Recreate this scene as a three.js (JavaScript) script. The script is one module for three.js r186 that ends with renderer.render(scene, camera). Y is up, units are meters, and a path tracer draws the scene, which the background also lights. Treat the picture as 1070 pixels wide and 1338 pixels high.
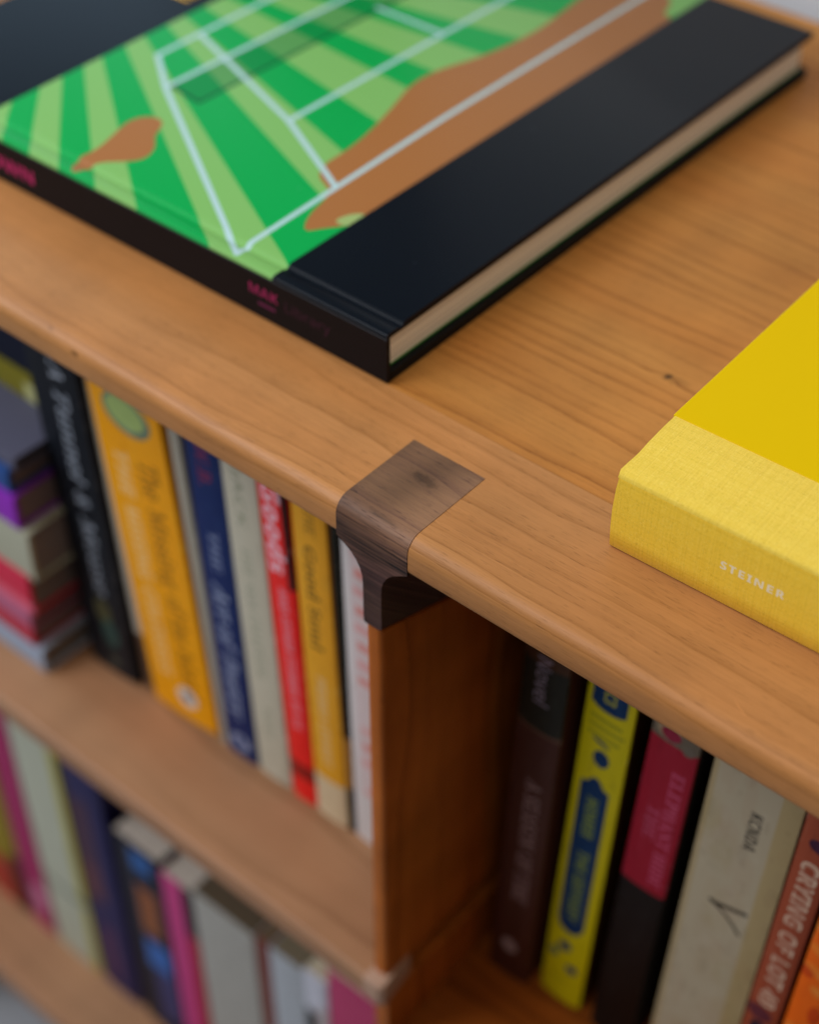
import * as THREE from 'three';
import { RoundedBoxGeometry } from 'three/addons/geometries/RoundedBoxGeometry.js';
import { ImprovedNoise } from 'three/addons/math/ImprovedNoise.js';
import { mergeGeometries, toCreasedNormals } from 'three/addons/utils/BufferGeometryUtils.js';
import { RectAreaLightUniformsLib } from 'three/addons/lights/RectAreaLightUniformsLib.js';

// ------------------------------------------------------------------ camera, light, exposure
// All lengths below are in units of 0.62 mm. Origin: front top edge of the bookcase top, at the
// left side of the walnut joint; x runs along the front, z comes out of the front, y is up.
const U = 0.00062, LIFT = 0.78;
const P = (x, y, z) => new THREE.Vector3(x * U, y * U + LIFT, z * U);
const scene = new THREE.Scene();
const camera = new THREE.PerspectiveCamera(2 * Math.atan(669 / 2200.3) * 180 / Math.PI, 818 / 1024, 0.02, 20);
camera.position.copy(P(455.18, 603.54, 478.93));
camera.rotation.set(-0.7481, 0.7005, 0.0036, 'YXZ');
camera.focus = 856 * U;
camera.userData.fStop = 4.7;
scene.add(camera);

RectAreaLightUniformsLib.init();
scene.background = new THREE.Color(0.062, 0.052, 0.043);        // dim daylight bounced around the room
function areaLight(color, power, w, h, from, to) {
  const l = new THREE.RectAreaLight(color, power, w, h);
  l.position.set(...from); l.lookAt(...to); scene.add(l); return l;
}
areaLight(new THREE.Color(0.92, 0.96, 1.03), 7.6, 1.2, 1.2, [-1.1, 1.95, 1.1], [0, 0.75, -0.05]);   // window to the front left
areaLight(new THREE.Color(1.0, 0.90, 0.77), 1.45, 2.2, 2.2, [0.35, 2.55, 0.1], [0.1, 0.78, 0]);              // daylight off the ceiling
areaLight(new THREE.Color(0.55, 0.78, 1.0), 1.9, 0.75, 0.75, [-1.55, 1.47, -0.92], [-0.28, 0.8, -0.12]);       // far window, mirrored in the left of the glossy cover
areaLight(new THREE.Color(0.50, 0.76, 1.0), 3.4, 0.7, 0.7, [-1.15, 1.4, 0.0], [0, 0.78, -0.1]);      // added cool fill at the left, turns that end of the boards bluer
const renderer = new THREE.WebGLRenderer({ antialias: true });
renderer.setSize(818, 1024);
renderer.toneMapping = THREE.LinearToneMapping;
renderer.toneMappingExposure = 1.0;
renderer.shadowMap.enabled = true;

// ------------------------------------------------------------------ helpers
const R = (d) => d * Math.PI / 180;
const clamp = (v, a = 0, b = 1) => Math.min(b, Math.max(a, v));
const mix = (a, b, t) => a + (b - a) * t;
const sm = (a, b, v) => { const t = clamp((v - a) / (b - a)); return t * t * (3 - 2 * t); };
function rng(seed) { let s = seed | 0; return () => { s = (s + 0x6d2b79f5) | 0; let t = Math.imul(s ^ (s >>> 15), 1 | s); t = (t + Math.imul(t ^ (t >>> 7), 61 | t)) ^ t; return ((t ^ (t >>> 14)) >>> 0) / 4294967296; }; }
const perlin = new ImprovedNoise();
const noise = (x, y, s = 0) => perlin.noise(x + 31.7 * s, y - 17.3 * s, 4.37 * s + 0.31);
const used = {};
function numbered(name) { const n = used[name] ?? 0; used[name] = n + 1; return n ? name + '_' + String(n).padStart(3, '0') : name; }
function thing(name, label, category, pos, group) {
  const o = new THREE.Group(); o.name = numbered(name); o.position.copy(pos); scene.add(o);
  o.userData = { label, category }; if (group) o.userData.group = group;
  return o;
}
function part(name, geo, mat, parent, label) {
  const m = new THREE.Mesh(geo, mat); m.name = name; m.castShadow = m.receiveShadow = true; parent.add(m);
  if (label) m.userData.label = label;
  return m;
}
const toM = (g) => g.scale(U, U, U);
// box given by its two corners, in units, edges rounded by r
function box(x0, y0, z0, x1, y1, z1, r = 0.6) {
  const w = x1 - x0, h = y1 - y0, d = z1 - z0;
  const g = r > 0 ? new RoundedBoxGeometry(w, h, d, 2, Math.min(r, w / 2.01, h / 2.01, d / 2.01)) : new THREE.BoxGeometry(w, h, d);
  return g.translate((x0 + x1) / 2, (y0 + y1) / 2, (z0 + z1) / 2);
}
// outline given as [a, b] pairs, extruded along an axis. axis 'x': a = z, b = y; axis 'y': a = x, b = z; axis 'z': a = x, b = y
function bar(pts, from, to, axis, crease = 0.6, bev = 0) {
  const area = pts.reduce((s, p, i) => { const q = pts[(i + 1) % pts.length]; return s + p[0] * q[1] - q[0] * p[1]; }, 0);
  const ring = area < 0 ? pts.slice().reverse() : pts;
  const sh = new THREE.Shape(ring.map(([a, b]) => new THREE.Vector2(a, b)));
  let g = new THREE.ExtrudeGeometry(sh, bev ? { depth: to - from - 2 * bev, bevelEnabled: true, bevelSize: bev, bevelThickness: bev, bevelOffset: -bev, bevelSegments: 4, steps: 1 } : { depth: to - from, bevelEnabled: false, steps: 1 });
  g.translate(0, 0, from + bev);
  const p = g.attributes.position;
  for (let i = 0; i < p.count; i++) {
    const a = p.getX(i), b = p.getY(i), c = p.getZ(i);
    if (axis === 'x') p.setXYZ(i, c, b, a); else if (axis === 'y') p.setXYZ(i, a, c, b);
  }
  if (axis !== 'z') for (let i = 0; i < p.count; i += 3) {          // those two swaps mirror: turn the triangles round
    const t = [p.getX(i + 1), p.getY(i + 1), p.getZ(i + 1)];
    p.setXYZ(i + 1, p.getX(i + 2), p.getY(i + 2), p.getZ(i + 2)); p.setXYZ(i + 2, ...t);
  }
  g.deleteAttribute('uv');
  g.computeVertexNormals();
  g = toCreasedNormals(g, crease);
  g.setAttribute('uv', new THREE.BufferAttribute(new Float32Array(g.attributes.position.count * 2), 2));
  return g;
}
function arc(cx, cy, r, a0, a1, n = 6, ry = r) {
  const o = [];
  for (let i = 0; i <= n; i++) { const a = R(a0 + (a1 - a0) * i / n); o.push([cx + r * Math.cos(a), cy + ry * Math.sin(a)]); }
  return o;
}
function setUV(g, fn) {
  const p = g.attributes.position, n = g.attributes.normal, uv = new Float32Array(p.count * 2);
  for (let i = 0; i < p.count; i++) { const [a, b] = fn(p.getX(i), p.getY(i), p.getZ(i), n.getX(i), n.getY(i), n.getZ(i)); uv[2 * i] = a; uv[2 * i + 1] = b; }
  g.setAttribute('uv', new THREE.BufferAttribute(uv, 2)); return g;
}
// wood runs along x (shelves) or y (uprights); SPAN units of wood per texture
const SPAN = 1024;
const grainX = (g, dv = 0, du = 0) => setUV(g, (x, y, z) => [(x + 700 + du) / SPAN, (z - y + dv) / SPAN]);
const grainY = (g, dv = 0, du = 0) => setUV(g, (x, y, z) => [(y + du) / SPAN, (x * 1.0 + z + dv) / SPAN]);

function dataTex(w, h, fn, srgb) {
  const d = new Uint8Array(w * h * 4);
  for (let j = 0; j < h; j++) for (let i = 0; i < w; i++) { const c = fn(i, j), k = 4 * (j * w + i); d[k] = c[0]; d[k + 1] = c[1]; d[k + 2] = c[2]; d[k + 3] = 255; }
  const t = new THREE.DataTexture(d, w, h); t.magFilter = THREE.LinearFilter; t.minFilter = THREE.LinearMipmapLinearFilter; t.generateMipmaps = true;
  t.wrapS = t.wrapT = THREE.RepeatWrapping; if (srgb) t.colorSpace = THREE.SRGBColorSpace; t.needsUpdate = true; return t;
}
const toS = (v) => 255 * (v <= 0.0031308 ? 12.92 * v : 1.055 * Math.pow(clamp(v), 1 / 2.4) - 0.055);
// wood: colours light / mid / dark are linear; u runs along the grain and v across it, both in units
function wood({ W, H, spanU, spanV, v0 = 0, u0 = -700, seed, light, dark, red, pitch = 17, wave = 9, line = 0.5, pore = 0.5, fig = 0.1, marks = [], rough = 0.42 }) {
  const bump = new Uint8Array(W * H);
  const map = dataTex(W, H, (i, j) => {
    const u = u0 + (i / W) * spanU, v = v0 + (j / H) * spanV;
    let w = v + wave * noise(u / 240, v / 75, seed) + wave * 0.35 * noise(u / 85, v / 28, seed + 1) + 0.8 * noise(u / 22, v / 7, seed + 2);
    for (const m of marks) if (m.knot) { const du = (u - m.u) / (m.r * 3.2), dv = (v - m.v) / (m.r * 1.6); w += m.r * 1.3 * Math.exp(-du * du - dv * dv) * Math.sign(v - m.v + 0.01); }
    const r = w / pitch + 0.55 * noise(w / 60, 3.3, seed + 3) + 0.25 * noise(w / 19, 7.1, seed + 4), s = r - Math.floor(r);
    const k = 0.12 + 0.88 * clamp(0.5 + 1.9 * noise(Math.floor(r) * 1.37, u / 500, seed + 5));            // each ring has its own strength
    const late = k * (Math.pow(s, 3.5) * 0.75 + sm(0.88, 0.97, s) * 0.25) * sm(0, 0.03, 1 - s);
    const fib = 0.5 + noise(u / 60, v / 1.1, seed + 6) * 0.6 + noise(u / 17, v / 0.55, seed + 7) * 0.45;
    const po = sm(0.32, 0.55, noise(u / 7, v / 0.62, seed + 8)) * (0.4 + 0.6 * s);
    const chat = noise(u / 55, v / 190, seed + 9) + 0.6 * noise(u / 24, v / 60, seed + 10);
    const tone = noise(u / 420, v / 46, seed + 11);
    const t = clamp(line * late + 0.16 * (0.5 - fib) + 0.16 * pore * po + 0.22 * (0.5 - 0.9 * tone) * 0.7, 0, 1);
    const rd = clamp(0.5 + 0.9 * noise(u / 300, v / 38, seed + 12));
    const lum = 1 + fig * chat - 0.3 * pore * po * 0.5 - 0.10 * (0.5 - fib);
    const c = [0, 1, 2].map((n) => mix(mix(light[n], red[n], rd), dark[n], t) * lum);
    let dk = 0;
    for (const m of marks) {
      const ca = Math.cos(m.a ?? 0), sa = Math.sin(m.a ?? 0), du = (u - m.u) * ca + (v - m.v) * sa, dv = (v - m.v) * ca - (u - m.u) * sa;
      const d = Math.hypot(du / (m.rx ?? m.r * 1.35), dv / m.r) + (m.rx > 50 ? 0.55 * noise(u / 34, v / 2.0, seed + 13) : 0.35 * noise(u / 2.2, v / 2.2, seed + 13));
      dk += (m.s ?? 0.8) * (1 - sm(0.35, 1.15, d));
    }
    for (let n = 0; n < 3; n++) c[n] = Math.max(0, dk >= 0 ? c[n] * (1 - clamp(dk)) : c[n] * (1 - dk));
    bump[j * W + i] = 255 * clamp(0.62 + 0.2 * (fib - 0.5) - 0.4 * po * pore - 0.25 * late);
    return c.map(toS);
  }, true);
  const bm = dataTex(W, H, (i, j) => { const b = bump[j * W + i]; return [b, b, b]; });
  const ro = dataTex(W / 2, H / 2, (i, j) => { const b = 255 * clamp(rough + 0.16 * (0.6 - bump[(j * 2) * W + i * 2] / 255) + 0.05 * noise(i / 90, j / 40, seed + 20)); return [b, b, b]; });
  for (const t of [map, bm, ro]) { t.repeat.set(SPAN / spanU, SPAN / spanV); t.offset.set(0, -v0 / spanV); }
  return new THREE.MeshPhysicalMaterial({ map, bumpMap: bm, bumpScale: 0.00009, roughnessMap: ro, roughness: 1, specularIntensity: 0.4 });
}
const cherryTop = wood({ W: 2048, H: 1024, spanU: 1024, spanV: 512, v0: -600, seed: 3, light: [0.455, 0.200, 0.046], red: [0.435, 0.168, 0.034], dark: [0.19, 0.058, 0.007], pitch: 10, wave: 9, line: 0.72, pore: 0.8, fig: 0.16,
  marks: [{ knot: 1, u: 75, v: -203, r: 3.0, rx: 3.6, s: 0.62 }, { u: 80, v: -203, r: 5, rx: 11, s: 0.22 }] });
const cherryFront = wood({ W: 2048, H: 512, spanU: 1024, spanV: 128, v0: -96, seed: 11, light: [0.435, 0.200, 0.068], red: [0.42, 0.174, 0.052], dark: [0.23, 0.085, 0.018], pitch: 17, wave: 14, line: 0.58, pore: 1.2, fig: 0.12,
  marks: [{ u: -209, v: 6, r: 2.6, rx: 4, s: 0.55 }, { u: -233, v: -2, r: 2, rx: 3, s: 0.3 }, { u: 240, v: -16, r: 0.35, rx: 6, s: -0.35, a: 0.5 }] });
const cherryShelf = wood({ W: 1024, H: 1024, spanU: 1024, spanV: 1024, v0: -600, seed: 23, light: [0.37, 0.200, 0.105], red: [0.355, 0.172, 0.085], dark: [0.21, 0.096, 0.042], pitch: 24, wave: 16, line: 0.7, pore: 0.4, fig: 0.1 });
const cherryPanel = wood({ W: 1024, H: 1024, spanU: 1024, spanV: 1024, v0: -700, u0: 0, seed: 37, light: [0.46, 0.134, 0.021], red: [0.41, 0.106, 0.014], dark: [0.15, 0.034, 0.004], pitch: 22, wave: 16, line: 0.95, pore: 0.5, fig: 0.2 });
cherryPanel.specularIntensity = 0.18;
const shadedShelf = cherryPanel.clone(); shadedShelf.color.setRGB(0.7, 0.66, 0.62);  // panel wood darkened in colour for the shade of the right bay
const walnut = wood({ W: 1024, H: 2048, spanU: 128, spanV: 256, v0: -70, u0: -20, seed: 51, light: [0.190, 0.100, 0.052], red: [0.145, 0.064, 0.052], dark: [0.036, 0.013, 0.019], pitch: 8, wave: 16, line: 0.55, pore: 2.0, fig: 0.62,
  marks: [{ u: 20, v: -43, r: 4, rx: 12, s: 0.42, a: 0.15 }, { u: 28, v: -6, r: 2.5, rx: 14, s: 0.3, a: 0.1 }, { u: 45, v: 21, r: 9, rx: 90, s: 0.36, a: 0.08 }, { u: 30, v: 92, r: 84, rx: 300, s: 0.66 }], rough: 0.5 });  // last wide mark: dark wood bands plus shade painted on stem and underside
walnut.roughness = 1;

// ------------------------------------------------------------------ setting: wall and floor
const plaster = new THREE.MeshStandardMaterial({ color: new THREE.Color().setRGB(0.56, 0.57, 0.59), roughness: 0.95 });
const carpet = new THREE.MeshStandardMaterial({ color: new THREE.Color().setRGB(0.30, 0.31, 0.33), roughness: 1 });
{
  const w = part('wall', toM(box(-480, -1258, -690, 2600, 1400, -660, 0)), plaster, scene); w.position.y = LIFT; w.userData.kind = 'structure';
  w.userData.label = 'pale grey wall behind the bookcase';
  const f = part('floor', toM(box(-2600, -1290, -660, 2600, -1258, 2000, 0)), carpet, scene); f.position.y = LIFT; f.userData.kind = 'structure';
  f.userData.label = 'grey floor under the bookcase';
}

// ------------------------------------------------------------------ bookcase
const T = 24.9, D = 64.6, LIP = -92, BACK = -643;
{
  const bc = thing('bookcase', 'cherry wood bookcase with a dark walnut joint let into its front edge', 'bookcase', P(0, 0, 0));
  const prof = (zb, rt = 10, rb = 5) => [[zb, -T], ...arc(-rb, -T + rb, rb, -90, 0, 6), ...arc(-rt, -rt, rt, 0, 90, 8), [zb, 0]];
  const front = mergeGeometries([
    bar(prof(LIP), -700, -0.12, 'x'), bar(prof(LIP), 50.12, 640, 'x'),
    bar([[LIP, -T], [-D - 0.12, -T], [-D - 0.12, 0], [LIP, 0]], -0.12, 50.12, 'x')]);
  part('front_board', toM(grainX(front)), cherryFront, bc, 'rounded cherry edge board along the front of the top');
  part('top_board', toM(grainX(bar([[BACK, -T], [LIP - 0.15, -T], [LIP - 0.15, 0.05], [BACK, 0.05]], -700, 640, 'x'))), cherryTop, bc, 'orange cherry board with fine dark grain lines');

  // walnut joint: flush cap with the same rounded front, fillets down to a stem on the upright
  const cap = bar([[-D, -T], [0.25, -T], ...arc(-10 + 0.25, -10 + 0.25, 10, 0, 90, 10), [-D, 0.25]], 0, 50, 'x');
  const sl = 18.4, sr = 31.6;
  const half = [[0, -T], [5, -27.9], [10.2, -31.4], [13.8, -35.4], [16.6, -40.2], [18, -45], [sl, -51]];
  const stemShape = [...half, [sl, -78.5], ...arc(sl + 1.8, -78.8, 1.8, 180, 270, 3), ...arc(sr - 3, -77.6, 3, -90, 0, 4), ...half.map(([x, y]) => [50 - x, y]).reverse()];
  const stem = bar(stemShape, -D, 0.25, 'z', 0.5);
  { const p = stem.attributes.position; for (let i = 0; i < p.count; i++) if (p.getY(i) < -70) p.setY(i, p.getY(i) + 0.33 * Math.min(0, p.getZ(i))); stem.computeVertexNormals(); }
  const joint = mergeGeometries([cap, toCreasedNormals(stem, 0.5)]);
  setUV(joint, (x, y, z) => [(x + 20 + 0.14 * (z - y)) / SPAN, (z - y) / SPAN]);
  part('walnut_joint', toM(joint), walnut, bc, 'dark purple brown walnut joint block with curved sides');

  const up = bar([[-0.6, -80.4], [-D, -80.4 - 0.33 * D], [-D, -T], [BACK, -T], [BACK, -438], [-0.6, -438]], sl + 0.1, sr - 0.1, 'x', 0.9, 4.2);
  part('upright', toM(grainY(up)), cherryPanel, bc);
  part('tenon', toM(grainY(box(sl + 1, -462, BACK, sr - 11, -438, -14, 0))), cherryPanel, bc);
  part('upright', toM(grainY(box(sl + 0.1, -1190, BACK, sr - 0.1, -460, -1.5, 1.6), 210, 90)), cherryPanel, bc);
  const shelfProf = (y1, y0, zf, r = 4) => [[BACK, y0], ...arc(zf - 2, y0 + 2, 2, -90, 0, 4), ...arc(zf - r, y1 - r, r, 0, 90, 6), [BACK, y1]];
  part('shelf', toM(grainX(box(-700, -457.2, BACK, 23.4, -433, 9, 4.5), 130)), cherryShelf, bc);
  part('lit_shelf_corner', toM(grainY(bar([[18, 9.2], [32, 9.6], [35.5, 7], [35.3, 2], [31.9, -26], [18, -26]], -457.3, -432.6, 'y', 0.5, 1.5), 400, 50)), new THREE.MeshStandardMaterial({ color: new THREE.Color().setRGB(0.40, 0.24, 0.16), roughness: 0.6 }), bc, 'front corner of the shelf end, coloured paler for the light it catches');  // colour and taper stand in for light caught by the shelf end
  part('shelf', toM(grainX(bar(shelfProf(-520, -544, 0), sr, 640, 'x'), 300, 170)), shadedShelf, bc);
  part('shelf', toM(grainX(bar(shelfProf(-974, -998, 9), -700, sl, 'x'), 420, 333)), cherryShelf, bc);
  part('side_panel', toM(grainY(box(-714, -1258, BACK, -700, 0, 0, 1), 100, 300)), cherryPanel, bc);  // sides lie out of view, added to limit light leaking into the bays
  part('side_panel', toM(grainY(box(640, -1258, BACK, 654, 0, 0, 1), 30, 500)), cherryPanel, bc);
  part('back_panel', toM(grainY(box(-714, -1200, BACK - 8, 654, -T, BACK - 0.1, 0), 30, 100)), cherryPanel, bc);  // added behind the books to close the bays to light
}

// ------------------------------------------------------------------ books
const rgb = (s) => new THREE.Color(s);
const matOf = {};
function plain(css, rough = 0.55) { return matOf[css + rough] ??= new THREE.MeshPhysicalMaterial({ color: rgb(css), roughness: rough, specularIntensity: 0.35 }); }
const pageTexture = dataTex(16, 256, (() => { const r = rng(5); const rows = Array.from({ length: 256 }, () => r()); return (i, j) => { const k = 185 + 70 * rows[j]; return [k, k * 0.985, k * 0.95]; }; })(), true);
const pageMats = {};
function pages(css, turned) {
  const key = css + turned;
  if (!pageMats[key]) { const t = pageTexture.clone(); t.needsUpdate = true; if (turned) { t.rotation = Math.PI / 2; } pageMats[key] = new THREE.MeshStandardMaterial({ color: rgb(css), map: t, bumpMap: t, bumpScale: 0.0001, roughness: 0.95 }); }
  return pageMats[key];
}
function canvasTex(w, h, draw) {
  const c = document.createElement('canvas'); c.width = w; c.height = h; const g = c.getContext('2d'); draw(g, w, h);
  const t = new THREE.CanvasTexture(c); t.colorSpace = THREE.SRGBColorSpace; t.magFilter = THREE.LinearFilter; t.anisotropy = 8; return t;
}
// writing down the spine, letter tops to the right; x and y in spine units from the top left corner, fit = length along the spine
function down(g, s, text, x, y, size, color, font = 'sans-serif', fit = 0) {
  g.save(); g.scale(s, s); g.translate(x, y); g.rotate(Math.PI / 2); g.fillStyle = color; g.font = font.includes('px') ? font : `${font.startsWith('bold') || font.startsWith('italic') ? font.split(' ')[0] + ' ' : ''}${size}px ${font.replace(/^(bold|italic) /, '')}`;
  g.textBaseline = 'middle';
  if (fit) { const w = g.measureText(text).width; g.scale(fit / w, 1); }
  g.fillText(text, 0, 0); g.restore();
}
const fillR = (g, s, c, x, y, w, h) => { g.fillStyle = c; g.fillRect(x * s, y * s, w * s, h * s); };
const blobE = (g, s, c, x, y, rx, ry, a = 0) => { g.fillStyle = c; g.beginPath(); g.ellipse(x * s, y * s, rx * s, ry * s, a, 0, Math.PI * 2); g.fill(); };
function scuff(g, w, h, seed, amount = 0.10) {                  // shelf wear: faint rubbing and specks, worn edges
  const r = rng(seed);
  for (let i = 0; i < 240; i++) { g.fillStyle = r() < 0.5 ? `rgba(255,250,240,${amount * 0.35 * r()})` : `rgba(20,12,5,${amount * 0.5 * r()})`; g.beginPath(); g.ellipse(r() * w, r() * h, 1 + r() * w * 0.06, 2 + r() * h * 0.03, 0, 0, 7); g.fill(); }
  for (let i = 0; i < 40; i++) { g.fillStyle = `rgba(255,250,240,${amount * 2.2 * r()})`; g.fillRect(r() < 0.5 ? 0 : w - 3, r() * h, 3, 2 + r() * 22); }
}
// a standing book: base = lower left corner of its spine, seen from the front
let bookSeed = 100;
function standing({ label, x, y, z, t, h = 318, d = 205, lean = 0, color, page = '#d8cdb4', draw, hard = false, bulge = 1.6, back, rough = 0.5, s = 3 }) {
  const b = thing('book', label, 'book', P(x, y, z), 'books standing upright on the shelves');
  b.rotation.z = R(lean);
  const c = hard ? 2.2 : 0.8, ov = hard ? 3 : 0, sd = ++bookSeed;
  const tex = canvasTex(Math.max(16, Math.round(t * s)), Math.round(h * s), (g, w, hh) => { fillR(g, 1, color, 0, 0, w, hh); draw?.(g, s, t, h); scuff(g, w, hh, sd); });
  const n = 8, ol = [];
  for (let i = 0; i <= n; i++) { const f = i / n, e = Math.pow(Math.abs(2 * f - 1), 3.2); ol.push([f * t, bulge * (1 - e) - bulge]); }
  const sp = bar([...ol, [t, -4], [t - c, -4], [t - c, -bulge - c], [c, -bulge - c], [c, -4], [0, -4]], 0, h, 'y', 0.9);
  setUV(sp, (px, py) => [clamp(px / t, 0.004, 0.996), py / h]);
  part('spine', toM(sp), new THREE.MeshPhysicalMaterial({ map: tex, roughness: rough, specularIntensity: 0.35 }), b);
  const side = plain(back ?? color, rough);
  part('cover', toM(box(0, 0, -d, c, h, -4, 0.25)), side, b);
  part('cover', toM(box(t - c, 0, -d, t, h, -4, 0.25)), side, b);
  part('page_block', toM(setUV(box(c + 0.05, ov, -d + ov + 0.5, t - c - 0.05, h - ov - (hard ? 0 : 0.4), -bulge - c - 0.1, 0), (px, py, pz) => [pz / 40, px / 24])), pages(page, false), b);
  return b;
}
// ---- upper left bay (floor at y = -433)
const HL = -433;
standing({ label: 'black book with pale script title down its spine, beside the orange book', x: -352, y: HL, z: -71, t: 54, h: 335, lean: 2.6, color: '#12161d', draw: (g, s, t) => {
  down(g, s, 'A Tunnel', 34, 18, 20, '#a8b0bd', 'italic serif', 110); down(g, s, '&', 34, 139, 20, '#a8b0bd', 'italic serif'); down(g, s, 'Mouse', 34, 163, 20, '#a8b0bd', 'italic serif', 82);
  blobE(g, s, 'rgba(110,105,60,0.7)', 30, 265, 9, 14); blobE(g, s, 'rgba(60,95,85,0.7)', 34, 288, 9, 16); blobE(g, s, 'rgba(120,120,90,0.5)', 33, 320, 6, 5); } });
standing({ label: 'thin pale beige booklet squeezed between the black book and the orange book', x: -296, y: HL, z: -78, t: 13, h: 322, lean: 3.1, color: '#b4aa9c', draw: (g, s, t, h) => fillR(g, s, '#5b4436', 0, h - 62, t, 62) });
standing({ label: 'thick orange book with white and black titles and a green oval near its top', x: -279, y: HL, z: -74, t: 71, h: 334, lean: 4.6, color: '#ee9f04', rough: 0.45, draw: (g, s, t, h) => {
  blobE(g, s, '#6c7c66', 38, 34, 24, 17, 0.2); blobE(g, s, '#9db36a', 37, 33, 19, 13, 0.2);
  const wt = 'rgba(240,205,170,0.75)';
  down(g, s, 'THE', 23, 70, 21, wt, 'bold sans-serif', 44); down(g, s, 'MISSING', 23, 122, 21, wt, 'bold sans-serif', 72); down(g, s, 'COLOSSUS', 23, 202, 21, wt, 'bold sans-serif', 92);
  const bt = 'rgba(50,24,3,0.85)';
  down(g, s, 'The', 50, 70, 25, bt, 'serif', 34); down(g, s, 'Missing', 50, 112, 22, bt, 'serif', 76); down(g, s, 'of the', 50, 196, 22, bt, 'serif', 50); down(g, s, 'Island', 50, 252, 22, bt, 'serif', 56);
  blobE(g, s, '#d9cdc0', 43, 308, 11, 11); blobE(g, s, '#6f7f95', 43, 308, 5, 5); } });
standing({ label: 'thin grey beige book between the orange book and the navy book', x: -207.5, y: HL, z: -77, t: 11, h: 326, lean: 3.7, color: '#a39d8e' });
standing({ label: 'navy blue book with a white title and a white emblem at its foot', x: -198, y: HL, z: -75, t: 33, h: 330, lean: 2.0, color: '#10265a', draw: (g, s, t, h) => {
  down(g, s, 'W.B.', 17, 12, 17, '#7c2446', 'bold serif', 40); down(g, s, 'THE', 17, 92, 12, '#9aa6c4', 'serif', 38); down(g, s, 'Art of', 18, 142, 21, '#a5b0cb', 'italic serif', 62); down(g, s, 'Poetry', 18, 214, 21, '#a5b0cb', 'italic serif', 68); blobE(g, s, '#8f97b4', 17, 312, 10, 9); blobE(g, s, '#2c3f70', 17, 312, 4, 6); } });
standing({ label: 'cream book with a faint grey green title, between the navy and red books', x: -164, y: HL, z: -76, t: 33.5, h: 326, lean: 2.6, color: '#beb8a4', draw: (g, s, t, h) => {
  down(g, s, 'JACK', 17, 14, 12, '#82866e', 'sans-serif', 52); down(g, s, 'THE SEA CHAPTER', 17, 84, 12, '#8b907a', 'serif', 128); down(g, s, 'NOTES', 17, 244, 10, '#8b907a', 'serif', 34); } });
standing({ label: 'bright red book with a bold pale pink title on its spine', x: -128, y: HL, z: -76, t: 24, h: 330, lean: 2.7, color: '#ea211d', rough: 0.42, draw: (g, s, t, h) => {
  down(g, s, 'Goods', 11, 12, 22, '#ecc0cc', 'bold sans-serif', 82); down(g, s, 'AND OTHER STORIES OF US', 13, 106, 11, '#dd92a0', 'bold sans-serif', 142); fillR(g, s, '#3a0c0c', 20, 0, 4, 104); fillR(g, s, '#8a1512', 0, h - 42, t, 16); } });
standing({ label: 'mustard yellow slim book with a beige label at its foot', x: -103, y: HL, z: -76, t: 30, h: 326, lean: 1.9, color: '#dc9c22', draw: (g, s, t, h) => {
  down(g, s, 'THE', 16, 12, 11, '#5c4410', 'serif', 22); down(g, s, 'Good Soul', 15, 44, 14, '#5c4410', 'bold serif', 98); down(g, s, 'PRIMO LEVANT', 15, 168, 12, '#d8b480', 'bold sans-serif', 96); fillR(g, s, '#d0bb98', 0, h - 46, t, 46); } });
standing({ label: 'very thin black book with a tan band, beside the striped white book', x: -72.6, y: HL, z: -78, t: 6, h: 328, lean: 1.6, color: '#15170f', draw: (g, s, t, h) => { fillR(g, s, '#a87a38', 0, h - 106, t, 56); } });
standing({ label: 'white book with rows of small pink dashes, pressed against the upright', x: -66, y: HL, z: -78, t: 40, h: 322, lean: 1.2, color: '#cdc6c4', draw: (g, s, t, h) => {
  const r = rng(9); for (let i = 0; i < 15; i++) { const y = 20 + i * 17; if (i === 8 || i === 9 || i === 13) continue; fillR(g, s, i % 2 ? '#d08a80' : '#d3a09c', 9 + r() * 3, y, 16 + r() * 4, 7 + 2 * r()); } fillR(g, s, 'rgba(205,150,155,0.22)', 7, 10, 24, 250); } });

// ---- stack of lying books at the far left of that bay; x1 = right end, spines to the front
function lying({ label, x1, y0, y1, z, len = 210, d = 150, color, page = '#b9ab9c', draw, turn = 0 }) {
  const t = y1 - y0, b = thing('book', label, 'book', P(x1, y0, z), 'books lying in a stack at the far left'); b.rotation.y = R(turn);
  const c = 1.2, tex = draw && canvasTex(512, Math.max(16, Math.round(t * 3)), (g, w, h) => { fillR(g, 1, color, 0, 0, w, h); draw(g, w, h); });
  const m = tex ? new THREE.MeshStandardMaterial({ map: tex, roughness: 0.5 }) : plain(color, 0.5);
  const sp = bar([[-4, 0], [-0.8, 0], [0, t * 0.25], [0, t * 0.75], [-0.8, t], [-4, t]], -len, 0, 'x', 0.9);
  setUV(sp, (px, py) => [1 + px / len, py / t]);
  part('spine', toM(sp), m, b);
  part('cover', toM(box(-len, 0, -d, 0, c, -4, 0.3)), plain(color, 0.5), b);
  part('cover', toM(box(-len, t - c, -d, 0, t, -4, 0.3)), plain(color, 0.5), b);
  part('page_block', toM(setUV(box(-len + 2, c, -d + 2, -3.6, t - c, -4, 0), (px, py, pz) => [pz / 40, py / 24])), pages(page, false), b);
  return b;
}
lying({ label: 'pale blue grey book at the bottom of the lying stack on the left', x1: -365, y0: HL, y1: -406, z: -33, color: '#9aa7bb', page: '#8f8a88' });
lying({ label: 'thin dark red book lying just above the pale blue one', x1: -372, y0: -406, y1: -386, z: -33, color: '#b23244', page: '#8f888b' });
lying({ label: 'mauve pink book lying under the crimson one in the stack', x1: -371, y0: -386, y1: -364, z: -33, color: '#b0617f', page: '#8f888b' });
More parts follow.
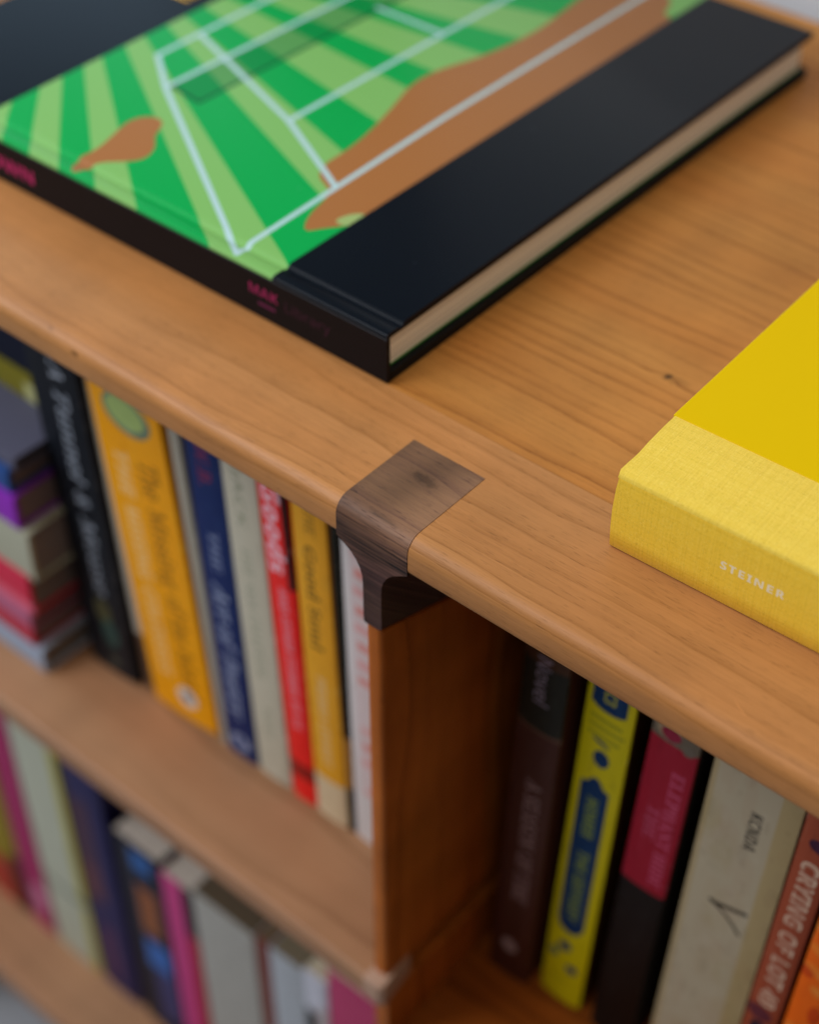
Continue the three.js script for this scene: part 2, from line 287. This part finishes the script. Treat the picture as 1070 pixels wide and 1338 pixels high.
lying({ label: 'crimson book in the middle of the lying stack on the left', x1: -364, y0: -364, y1: -320, z: -33, color: '#c9173f', page: '#8f888b', draw: (g, w, h) => { g.fillStyle = '#e2607c'; g.fillRect(0, h * 0.72, w, h * 0.28); } });
lying({ label: 'pale grey green book lying on the crimson one', x1: -353, y0: -320, y1: -270, z: -34, color: '#a6a692', page: '#8f888b' });
lying({ label: 'bright purple book lying under the blue one', x1: -361, y0: -270, y1: -237, z: -34, color: '#8a2bb0', page: '#948489' });
lying({ label: 'dark blue book lying near the top of the stack', x1: -365, y0: -237, y1: -214, z: -36, color: '#274a86', page: '#8a8084' });
lying({ label: 'lavender grey book lying on the dark blue one in the stack', x1: -359, y0: -214, y1: -202, z: -40, color: '#565668', page: '#4a4644', d: 150 });
lying({ label: 'olive yellow book lying at the back on top of the lavender grey one', x1: -376, y0: -202, y1: -176, z: -92, color: '#7d7410', page: '#6a6458', d: 90, draw: (g, w, h) => { g.fillStyle = '#b9b87e'; g.fillRect(w * 0.86, h * 0.3, w * 0.07, h * 0.7); } });
lying({ label: 'dark navy book topmost in the lying stack, above the olive one', x1: -378, y0: -176, y1: -132, z: -94, color: '#161b2c', page: '#4a4644', d: 90 });

// ---- lower left bay (floor at y = -974)
const H2 = -974;
standing({ label: 'yellow and red book at the very left of the lower shelf', x: -600, y: H2, z: -58, t: 66, h: 300, lean: 1, color: '#8e7a1c', draw: (g, s, t, h) => { fillR(g, s, '#a8352a', 0, h - 80, t, 80); fillR(g, s, '#4a2018', t - 20, h - 100, 20, 100); } });
standing({ label: 'magenta book on the lower shelf, left of the pale green one', x: -531, y: H2, z: -58, t: 37, h: 372, lean: 0.4, color: '#a2275e', draw: (g, s, t, h) => { blobE(g, s, '#c77a9c', 22, h - 58, 12, 26); } });
standing({ label: 'pale green book with a yellow edge and a dark cross band, on the lower shelf', x: -490, y: H2, z: -58, t: 69, h: 372, lean: 0.4, color: '#b4b7a4', draw: (g, s, t, h) => { fillR(g, s, '#a9a042', t - 10, 0, 10, h); fillR(g, s, '#5d6a62', 0, 246, t, 7); } });
standing({ label: 'navy purple book with a faded brown picture, on the lower shelf', x: -418, y: H2, z: -58, t: 56, h: 372, lean: 0.6, color: '#23204f', draw: (g, s, t, h) => { fillR(g, s, '#432a40', 4, 50, 32, 160); fillR(g, s, '#5a3440', 8, 150, 26, 60); fillR(g, s, '#2c1220', 0, 0, 8, 240); fillR(g, s, '#4a2a50', 14, 255, 22, 90); } });
standing({ label: 'dark navy book with orange and blue patches on its spine, on the lower shelf', x: -352, y: H2, z: -58, t: 60, h: 315, lean: 0.3, color: '#14182a', page: '#cfc3ba', draw: (g, s, t, h) => { fillR(g, s, '#2b5ea0', 22, 6, 26, 30); fillR(g, s, '#8c5230', 22, 62, 28, 76); fillR(g, s, '#3769b4', 22, 150, 32, 46); fillR(g, s, '#3a3a68', 30, 196, 28, 90); } });
standing({ label: 'bright pink book with a red edge on the lower shelf', x: -290, y: H2, z: -58, t: 40, h: 307, lean: 0.3, color: '#c23c7e', page: '#cfc3ba', draw: (g, s, t, h) => { fillR(g, s, '#2c0e1a', t - 13, 0, 13, 74); fillR(g, s, '#a81830', t - 13, 74, 13, h); } });
standing({ label: 'light grey book on the lower shelf, right of the pink one', x: -247, y: H2, z: -58, t: 76, h: 316, lean: 0.6, color: '#a5a39c', page: '#5e4e3a' });  // page tops coloured dark for shadow under the shelf, likewise the next two
standing({ label: 'thin brick red book on the lower shelf', x: -169, y: H2, z: -60, t: 14, h: 318, lean: 0.6, color: '#7c4038', page: '#6e5c44' });
standing({ label: 'pale blue grey book on the lower shelf, right of the brick red one', x: -153, y: H2, z: -58, t: 40, h: 322, lean: 0.3, color: '#a9afb6', page: '#7d705a' });
standing({ label: 'black and white book on the lower shelf', x: -112, y: H2, z: -58, t: 26, h: 332, lean: 0.3, color: '#1c2022', draw: (g, s, t, h) => { fillR(g, s, '#c4c6d2', 0, 0, t, 58); fillR(g, s, '#b9aeb0', 14, 44, 12, 40); } });
standing({ label: 'rose pink book beside the upright on the lower shelf', x: -84, y: H2, z: -58, t: 62, h: 360, lean: 0.2, color: '#b23a66' });

// ---- right bay (floor at y = -520)
const H3 = -520;
standing({ label: 'dark brown book with a dark green label and pale title, nearest the upright', x: 45, y: H3, z: -102, t: 34, h: 392, lean: -1.9, color: '#583228', d: 215, s: 4, bulge: 2.4, draw: (g, s, t, h) => {
  fillR(g, s, '#5a3a24', 0, 0, t, 36); fillR(g, s, '#2c2c22', 0, 36, t, 62); fillR(g, s, '#7e5a48', 0, 98, t, 2.5); down(g, s, 'A Novel', 17, 12, 15, '#c6bad6', 'sans-serif', 62); down(g, s, 'A SEASON', 20, 150, 16, '#c8aab0', 'serif', 76); down(g, s, 'OF FIRE', 20, 232, 16, '#c8aab0', 'serif', 60); blobE(g, s, '#b8a4ac', 17, 352, 7, 8); } });
standing({ label: 'yellow book with dark blue panels and floral shapes on its spine', x: 87, y: H3, z: -111, t: 35, h: 366, lean: -2.1, color: '#d8c90a', back: '#4a2c10', s: 5, bulge: 2, draw: (g, s, t, h) => {  // covers coloured dark brown for the shadow on the yellow sides
  const bl = '#063462';
  fillR(g, s, bl, 4, 0, t - 9, 27); blobE(g, s, bl, t / 2, 26, 12, 4); down(g, s, 'C3', 17, 10, 12, '#c8c23a', 'bold sans-serif', 12);
  g.fillStyle = '#8a8a1e'; for (const [yy, ww] of [[37, 22], [45, 26], [53, 24]]) for (let i = 0; i < ww; i += 2.2) g.fillRect((5 + i) * s, yy * s, 1.5 * s, 3.2 * s);
  blobE(g, s, bl, 16, 60, 7, 1.6, 0.3); blobE(g, s, bl, 18, 75, 6, 8); 
  g.fillStyle = bl; g.beginPath(); g.moveTo(6 * s, 104 * s); g.quadraticCurveTo(11 * s, 104 * s, 13 * s, 98 * s); g.quadraticCurveTo(17 * s, 92 * s, 21 * s, 98 * s); g.quadraticCurveTo(23 * s, 104 * s, 28 * s, 104 * s); g.lineTo(28 * s, 262 * s); g.quadraticCurveTo(27 * s, 276 * s, 17 * s, 277 * s); g.quadraticCurveTo(7 * s, 276 * s, 6 * s, 262 * s); g.closePath(); g.fill();
  down(g, s, 'HOMER', 17, 116, 12, '#8fa040', 'bold sans-serif', 44); down(g, s, 'THE ODYSSEY', 17, 176, 12, '#8fa040', 'bold sans-serif', 84);
  blobE(g, s, bl, 16, 295, 5.4, 6); blobE(g, s, '#1b5c66', 8, 309, 4, 5); blobE(g, s, bl, 24, 320, 5, 5); blobE(g, s, '#b8ad10', 16, 338, 9, 2); } });
standing({ label: 'crimson and black book with a pink title, between yellow and cream spines', x: 134, y: H3, z: -110, t: 33, h: 372, lean: -2.2, color: '#100c0b', back: '#0c0908', s: 5, draw: (g, s, t, h) => {
  fillR(g, s, '#98142a', 0, 26, t, 152); fillR(g, s, '#6b5f50', 0, 8, t, 20); blobE(g, s, '#9a8468', 12, 18, 9, 8); blobE(g, s, '#8c1c36', 14, 20, 7, 6); blobE(g, s, '#6e6458', 27, 27, 4, 4);
  down(g, s, 'THE', 13, 92, 12, '#b64a68', 'bold serif', 34); down(g, s, 'ELEPHANT HIDE', 24, 50, 12, '#c04f70', 'bold serif', 120); } });
standing({ label: 'thick worn cream book with a dark handwritten tick mark and a short black title', x: 181, y: H3, z: -110, t: 60, h: 372, lean: -1.5, color: '#ada087', s: 5, bulge: 2.6, page: '#b49a68', rough: 0.7, draw: (g, s, t, h) => {
  fillR(g, s, 'rgba(165,140,85,0.55)', t - 13, 0, 13, h); fillR(g, s, 'rgba(165,140,90,0.5)', 0, 0, 4, h); down(g, s, 'KCNDA', 35, 42, 11.5, '#3a342e', 'bold sans-serif', 37);
  g.strokeStyle = '#3f3a30'; g.lineCap = 'round'; g.lineWidth = 3.4 * s; g.beginPath(); g.moveTo(21 * s, 146 * s); g.lineTo(44 * s, 139 * s); g.stroke(); g.lineWidth = 2.8 * s; g.strokeStyle = '#5a5242'; g.beginPath(); g.moveTo(22 * s, 146 * s); g.quadraticCurveTo(34 * s, 150 * s, 43 * s, 162 * s); g.stroke(); g.lineWidth = 3.4 * s; g.strokeStyle = '#2f2b24'; g.beginPath(); g.moveTo(20 * s, 145 * s); g.lineTo(26 * s, 146 * s); g.stroke();
  const r = rng(77); for (let i = 0; i < 60; i++) blobE(g, s, `rgba(${120 + 40 * r()},${95 + 30 * r()},60,0.05)`, r() * t, r() * h, 3 + 8 * r(), 5 + 20 * r()); } });
standing({ label: 'red brown book with an outlined white title, beside the cream book', x: 242.5, y: H3, z: -110, t: 22, h: 372, lean: -1.6, color: '#92432a', back: '#1c1a14', s: 5, draw: (g, s, t, h) => {
  blobE(g, s, '#3a1630', 15, 40, 9, 6); down(g, s, 'CRYING OF LOT 49', 11.5, 56, 16, '#d9c2a8', 'bold sans-serif', 160); down(g, s, 'CRYING OF LOT 49', 11.5, 57, 13.5, '#b58a74', 'bold sans-serif', 158); blobE(g, s, '#5a2630', 9, 226, 9, 8); blobE(g, s, '#221a2c', 11, 243, 6, 8); down(g, s, 'THOMAS', 11, 262, 15, '#cdbba4', 'bold sans-serif', 92); } });
standing({ label: 'orange book with red blotches at the right edge of the picture', x: 268, y: H3, z: -111, t: 23, h: 372, lean: -1.5, color: '#e0600c', draw: (g, s, t, h) => { const r = rng(5); for (let i = 0; i < 26; i++) blobE(g, s, r() < 0.5 ? 'rgba(160,30,5,0.5)' : 'rgba(225,140,60,0.5)', r() * t, r() * h, 3 + 5 * r(), 3 + 8 * r()); } });
standing({ label: 'pale blue white book in the lower right corner of the picture', x: 293.5, y: H3, z: -112, t: 26, h: 366, lean: -1.5, color: '#c3ccc9', s: 4, draw: (g, s, t, h) => fillR(g, s, '#8b8a6c', 0, 0, 2.4, h) });

// ------------------------------------------------------------------ big picture book on the top, green court on its cover
{
  const b = thing('picture_book', 'large black hardback with a green sports court printed on its cover', 'book', P(-43, 0.3, -91.5));
  b.rotation.y = 0.005;
  // local: x from -447 (left end) to 0, z from 0 (spine) to -470
  const L = 480, DEP = 470, S = 4;
  const X = (x) => (x + 43 + L) * S, Y = (z) => (DEP + z + 91.5) * S;         // canvas from photo plan; canvas top = far edge
  const path = (g, pts, close = true) => { g.beginPath(); pts.forEach(([x, z], i) => (i ? g.lineTo(X(x), Y(z)) : g.moveTo(X(x), Y(z)))); if (close) g.closePath(); };
  const smooth = (g, pts) => { g.beginPath(); const n = pts.length; for (let i = 0; i < n; i++) { const p = pts[i], q = pts[(i + 1) % n], m = [(p[0] + q[0]) / 2, (p[1] + q[1]) / 2]; i ? g.quadraticCurveTo(X(p[0]), Y(p[1]), X(m[0]), Y(m[1])) : g.moveTo(X(m[0]), Y(m[1])); } g.quadraticCurveTo(X(pts[0][0]), Y(pts[0][1]), X((pts[0][0] + pts[1][0]) / 2), Y((pts[0][1] + pts[1][1]) / 2)); g.closePath(); };
  const coverTex = canvasTex(L * S, DEP * S, (g, w, h) => {
    g.fillStyle = '#0b1017'; g.fillRect(0, 0, w, h);
    g.save(); path(g, [[-402.5, -50], [-131.5, -50], [-131.5, -600], [-402.5, -600]]); g.clip();
    g.fillStyle = '#0a9a46'; g.fillRect(0, 0, w, h);
    // mown stripes fanning out from one point
    const c = [-593, -347], an = [62, 55.5, 49.2, 45.9, 42.8, 39.5, 36.3, 31.9, 27.6, 22.2, 17.4, 11.9, 5.4, 1.0, -5, -10, -16, -22, -29, -36, -44, -52];
    for (let i = 1; i + 1 < an.length; i += 2) {
      const far = 900, p = (a) => [c[0] + far * Math.cos(R(a)), c[1] + far * Math.sin(R(a))];
      g.fillStyle = '#78ad5e'; path(g, [c, p(an[i]), p(an[i + 1])]); g.fill();
    }
    const clay = '#9c6639';
    g.fillStyle = clay; smooth(g, [[-307, -92], [-315, -104], [-313, -121], [-319, -141], [-325, -160], [-318, -173], [-307, -174], [-301, -166], [-297, -156], [-286, -147], [-281, -134], [-286, -124], [-300, -112], [-303, -98]]); g.fill();
    smooth(g, [[-148, -136], [-158, -152], [-163, -178], [-172, -184], [-183, -188], [-190, -202], [-190, -222], [-193, -246], [-203, -284], [-214, -316], [-213, -344], [-201, -378], [-194, -430], [-199, -474], [-204, -520], [-190, -560], [-150, -540], [-138, -516], [-120, -500], [-120, -300], [-124, -170], [-134, -156], [-142, -146]]); g.fill();
    g.fillStyle = '#93a868'; smooth(g, [[-142, -156], [-140, -168], [-133, -176], [-124, -170], [-130, -158]]); g.fill();
    g.fillStyle = '#78ad5e'; smooth(g, [[-145, -516], [-131, -512], [-120, -560], [-140, -562]]); g.fill();
    g.fillStyle = clay; smooth(g, [[-300, -430], [-285, -438], [-270, -470], [-285, -486], [-303, -470]]); g.fill();
    // net in shade and its band
    g.fillStyle = 'rgba(0,80,40,0.30)'; path(g, [[-340, -210], [-306, -206], [-302, -391], [-300, -560], [-332, -560], [-334, -374]]); g.fill();
    g.strokeStyle = 'rgba(0,60,30,0.75)'; g.lineWidth = 3 * S; path(g, [[-340, -210], [-306, -206], [-302, -391], [-300, -560]], false); g.stroke();
    g.strokeStyle = '#a9c6c8'; g.lineWidth = 3.9 * S; g.lineJoin = 'round'; g.lineCap = 'butt';
    path(g, [[-374, -560], [-375, -234], [-337, -205], [-163.5, -95.5], [-168.5, -300], [-167, -600]], false); g.stroke();
    path(g, [[-375, -275], [-244, -227], [-167, -187]], false); g.stroke();
    path(g, [[-244, -227], [-242, -459], [-241, -600]], false); g.stroke();
    path(g, [[-338, -207], [-333, -374], [-330, -600]], false); g.stroke();
    path(g, [[-306, -387], [-243, -387]], false); g.stroke();
    g.restore();
    g.fillStyle = '#d9a21c'; g.font = `bold ${30 * S}px sans-serif`; g.save(); g.translate(X(-418), Y(-302)); g.rotate(-Math.PI / 2); g.fillText('MAK', 0, 0); g.restore();
    const r = rng(41); g.fillStyle = 'rgba(200,205,210,0.55)';
    for (let i = 0; i < 16; i++) { g.beginPath(); g.arc(r() * w, r() * h, 1.2 + 1.5 * r(), 0, 7); g.fill(); }
    g.fillStyle = 'rgba(200,205,210,0.25)'; g.beginPath(); g.arc(X(-76), Y(-155), 2.2, 0, 7); g.fill();
  });
  const wv = 256, weave = dataTex(wv, wv, (i, j) => { const v = 128 + 60 * Math.sin(i * Math.PI / 2) * Math.sin(j * Math.PI / 2) + 50 * noise(i / 3, j / 3, 5); return [v, v, v]; });
  weave.repeat.set(3, 3);
  const coverMat = new THREE.MeshPhysicalMaterial({ map: coverTex, roughness: 0.30, specularIntensity: 0.15, bumpMap: weave, bumpScale: 0.000003 });
  const coverUV = (x, y, z) => [clamp((x + L) / L, 0.001, 0.999), clamp(-z / DEP, 0.001, 0.999)];
  const top = bar([[-0.6, 31.6], ...arc(-2.2, 32.6, 2.2, 0, 90, 6, 2.4), [-9.5, 35.0], [-11.2, 34.0], [-12.6, 33.7], [-14, 34.4], [-15.6, 35.9], [-17.5, 36.4], [-DEP + 1, 36.4], [-DEP, 35.6], [-DEP, 32.4], [-DEP + 1, 31.6]], -L, 0, 'x', 0.7);
  part('front_cover', toM(setUV(top, coverUV)), coverMat, b, 'black cover with a printed green court, white lines and brown patches');
  const spTex = canvasTex(2048, 160, (g, w, h) => {
    g.fillStyle = '#0c0a0e'; g.fillRect(0, 0, w, h); const k = w / L, sx = (x) => (x + 43 + L) * k;
    g.textBaseline = 'middle'; g.fillStyle = '#8e2450'; g.font = 'bold 48px sans-serif'; g.fillText('MAK', sx(-152), 62); g.fillStyle = '#3c1a2c'; g.font = '50px sans-serif'; g.fillText('Library', sx(-123), 72); g.fillStyle = '#5c2040'; g.fillRect(sx(-144), 100, 60, 12);
    g.fillStyle = '#b02a62'; g.font = 'bold 70px sans-serif'; g.save(); g.translate(sx(-472), 84); const t = 'OUT OF TOWN'; g.scale((sx(-344) - sx(-472)) / g.measureText(t).width, 1); g.fillText(t, 0, 0); g.restore();
  });
  const sp = bar([[-0.6, 0.2], [0, 1], [0, 31], [-0.6, 31.6], [-3, 31.6], [-3, 0.2]], -L, 0, 'x', 0.6);
  part('spine', toM(setUV(sp, (x, y) => [(x + L) / L, y / 32])), new THREE.MeshPhysicalMaterial({ map: spTex, roughness: 0.5, specularIntensity: 0.25 }), b);
  const blackCloth = new THREE.MeshPhysicalMaterial({ color: rgb('#0b0c0e'), roughness: 0.55, specularIntensity: 0.25 });
  part('back_cover', toM(box(-L, 0, -DEP, 0, 7.6, -3.1, 0.8)), blackCloth, b);
  part('endpaper', toM(box(-L + 5, 7.65, -DEP + 6, -3.8, 8.7, -4, 0)), plain('#2f7a1c', 0.7), b, 'green endpaper showing as a thin line under the pages');
  part('page_block', toM(setUV(box(-L + 5.5, 8.75, -DEP + 7, -4.2, 31.5, -4, 0), (x, y, z) => [z / 60, y / 130])), pages('#fff8ea', false), b);
}

// ------------------------------------------------------------------ yellow cloth spined book
{
  const b = thing('cloth_bound_book', 'yellow hardback with a pale yellow linen spine reading STEINER', 'book', P(130, 0.2, -64.6));
  b.rotation.y = 0.029;
  const L = 400, DEP = 340, HT = 53;
  const S = 8, cw = 1024;
  const linen = (withText) => canvasTex(withText ? 2048 : cw, withText ? 512 : cw, (g, w, h) => {
    const r = rng(withText ? 3 : 4); g.fillStyle = withText ? '#f6cd40' : '#e2c24c'; g.fillRect(0, 0, w, h);
    for (let y = 0; y < h; y += 5) { g.fillStyle = `rgba(${r() < 0.5 ? '255,238,150' : '150,112,10'},${0.06 * r()})`; g.fillRect(0, y, w, 2 + r() * 3); }
    for (let x = 0; x < w; x += 5) { g.fillStyle = `rgba(${r() < 0.5 ? '255,238,150' : '150,112,10'},${0.07 * r()})`; g.fillRect(x, 0, 2 + r() * 3, h); }
    for (let i = 0; i < 16000; i++) {                           // slubs of the single threads, along warp and weft
      g.fillStyle = r() < 0.55 ? `rgba(255,242,170,${0.03 + 0.08 * r()})` : `rgba(120,86,5,${0.02 + 0.06 * r()})`;
      const l = 5 + 9 * r(), q = 2.5 + 2 * r(); if (r() < 0.55) g.fillRect(r() * w, r() * h, q, l); else g.fillRect(r() * w, r() * h, l, q);
    }
    if (withText) {
      g.fillStyle = '#efe4c6'; g.font = 'bold 88px sans-serif'; g.textBaseline = 'middle'; g.save(); const k = w / 256; g.translate(63.6 * k, h * (1 - 26.5 / 64)); const t = 'STEINER'; g.letterSpacing = '0px';
      const span = 35.6 * k, gap = 5.5; const ws = [...t].map((c) => g.measureText(c).width), sum = ws.reduce((a, c) => a + c, 0); const f = (span - gap * 6) / sum; let x = 0;
      [...t].forEach((c, i) => { g.save(); g.translate(x, 0); g.scale(f, 0.62); g.fillText(c, 0, 0); g.restore(); x += ws[i] * f + gap; }); g.restore();
    }
  });
  const bumpT = dataTex(512, 512, (i, j) => { const a = noise(i / 3.2, j / 14, 1), c = noise(i / 14, j / 3.2, 2); const v = 128 + 80 * a + 80 * c + 20 * (((i >> 2) + (j >> 2)) % 2 ? 1 : -1); return [v, v, v]; });
  bumpT.repeat.set(1.6, 1.6);
  const weave2 = dataTex(256, 256, (i, j) => { const v = 128 + 70 * noise(i / 2.5, j / 2.5, 8) + 50 * noise(i / 9, j / 9, 9); return [v, v, v]; });
  const tTop = linen(false), tFront = linen(true);
  tTop.wrapS = tTop.wrapT = tFront.wrapS = tFront.wrapT = THREE.RepeatWrapping;
  const clothTop = new THREE.MeshPhysicalMaterial({ map: tTop, roughness: 0.9, specularIntensity: 0.25, bumpMap: bumpT, bumpScale: 0.00006, sheen: 0.4, sheenRoughness: 0.5, sheenColor: new THREE.Color(1, 0.95, 0.7) });
  const clothFront = new THREE.MeshPhysicalMaterial({ map: tFront, roughness: 0.9, specularIntensity: 0.2, bumpMap: bumpT, bumpScale: 0.00004, sheen: 0.25, sheenRoughness: 0.5, sheenColor: new THREE.Color(1, 0.95, 0.7) });
  // spine front: slightly bowed, left end rounded off
  const sp = bar([[-4, 0.2], [-1.4, 0.2], [-0.3, 1.4], [0.35, 14], [0.5, 26], [0.2, 40], [-0.4, 47.6], [-4, 47.6]], 0.9, L, 'x', 0.9);
  const end = (g) => { const p = g.attributes.position; for (let i = 0; i < p.count; i++) if (p.getX(i) < 2) p.setX(i, p.getX(i) + 1.1 * Math.pow(Math.abs(p.getY(i) - 24) / 26, 2) * (p.getY(i) > 30 ? 1.6 : 0.3)); return g; };
  part('spine', toM(setUV(end(sp), (x, y) => [x / 256, y / 64])), clothFront, b, 'pale yellow linen spine stamped STEINER in white capitals');
  const zt = -53;
  const hingeProf = [[-4, 44], [-0.42, 47.7], [-0.9, 49.2], [-2, 50.2], [-3.6, 50.6], [-9, 50.8], [-15, 50.9], [-20, 51.2], [-27, 52.0], [-34, 52.7], [-42, 53.1], [zt, 53.2], [zt, 49], [-8, 44]];
  const hinge = bar(hingeProf, 0.6, L, 'x', 0.9);
  // the cloth folds over the left end: round that edge off
  { const p = hinge.attributes.position; for (let i = 0; i < p.count; i++) if (p.getX(i) < 2) { const z = p.getZ(i); p.setX(i, 0.8 + 0.6 * Math.exp(-Math.pow((z + 20) / 11, 2)) + 0.9 * Math.exp(-Math.pow((z + 1) / 1.6, 2)) + (p.getY(i) > 52.5 ? 0.4 : 0)); } }
  part('spine_cloth', toM(setUV(hinge, (x, y, z) => [x / 128, z / 128])), clothTop, b, 'linen strip wrapping onto the front cover');
  const yellowPaper = new THREE.MeshPhysicalMaterial({ color: new THREE.Color().setRGB(0.68, 0.45, 0.0), roughness: 0.6, specularIntensity: 0.1, bumpMap: weave2, bumpScale: 0.000008 });
  part('front_cover', toM(box(0.2, 49, -DEP, L, 53.75, zt + 0.1, 0.7)), yellowPaper, b, 'plain bright yellow front cover');
  part('back_cover', toM(box(0.6, 0, -DEP, L, 4.2, -4.1, 0.6)), yellowPaper, b);
  part('page_block', toM(setUV(box(5, 4.3, -DEP + 6, L - 5, 48.9, -8.2, 0), (x, y, z) => [x / 60, y / 42])), pages('#e6dcc4', false), b);
}

renderer.render(scene, camera);
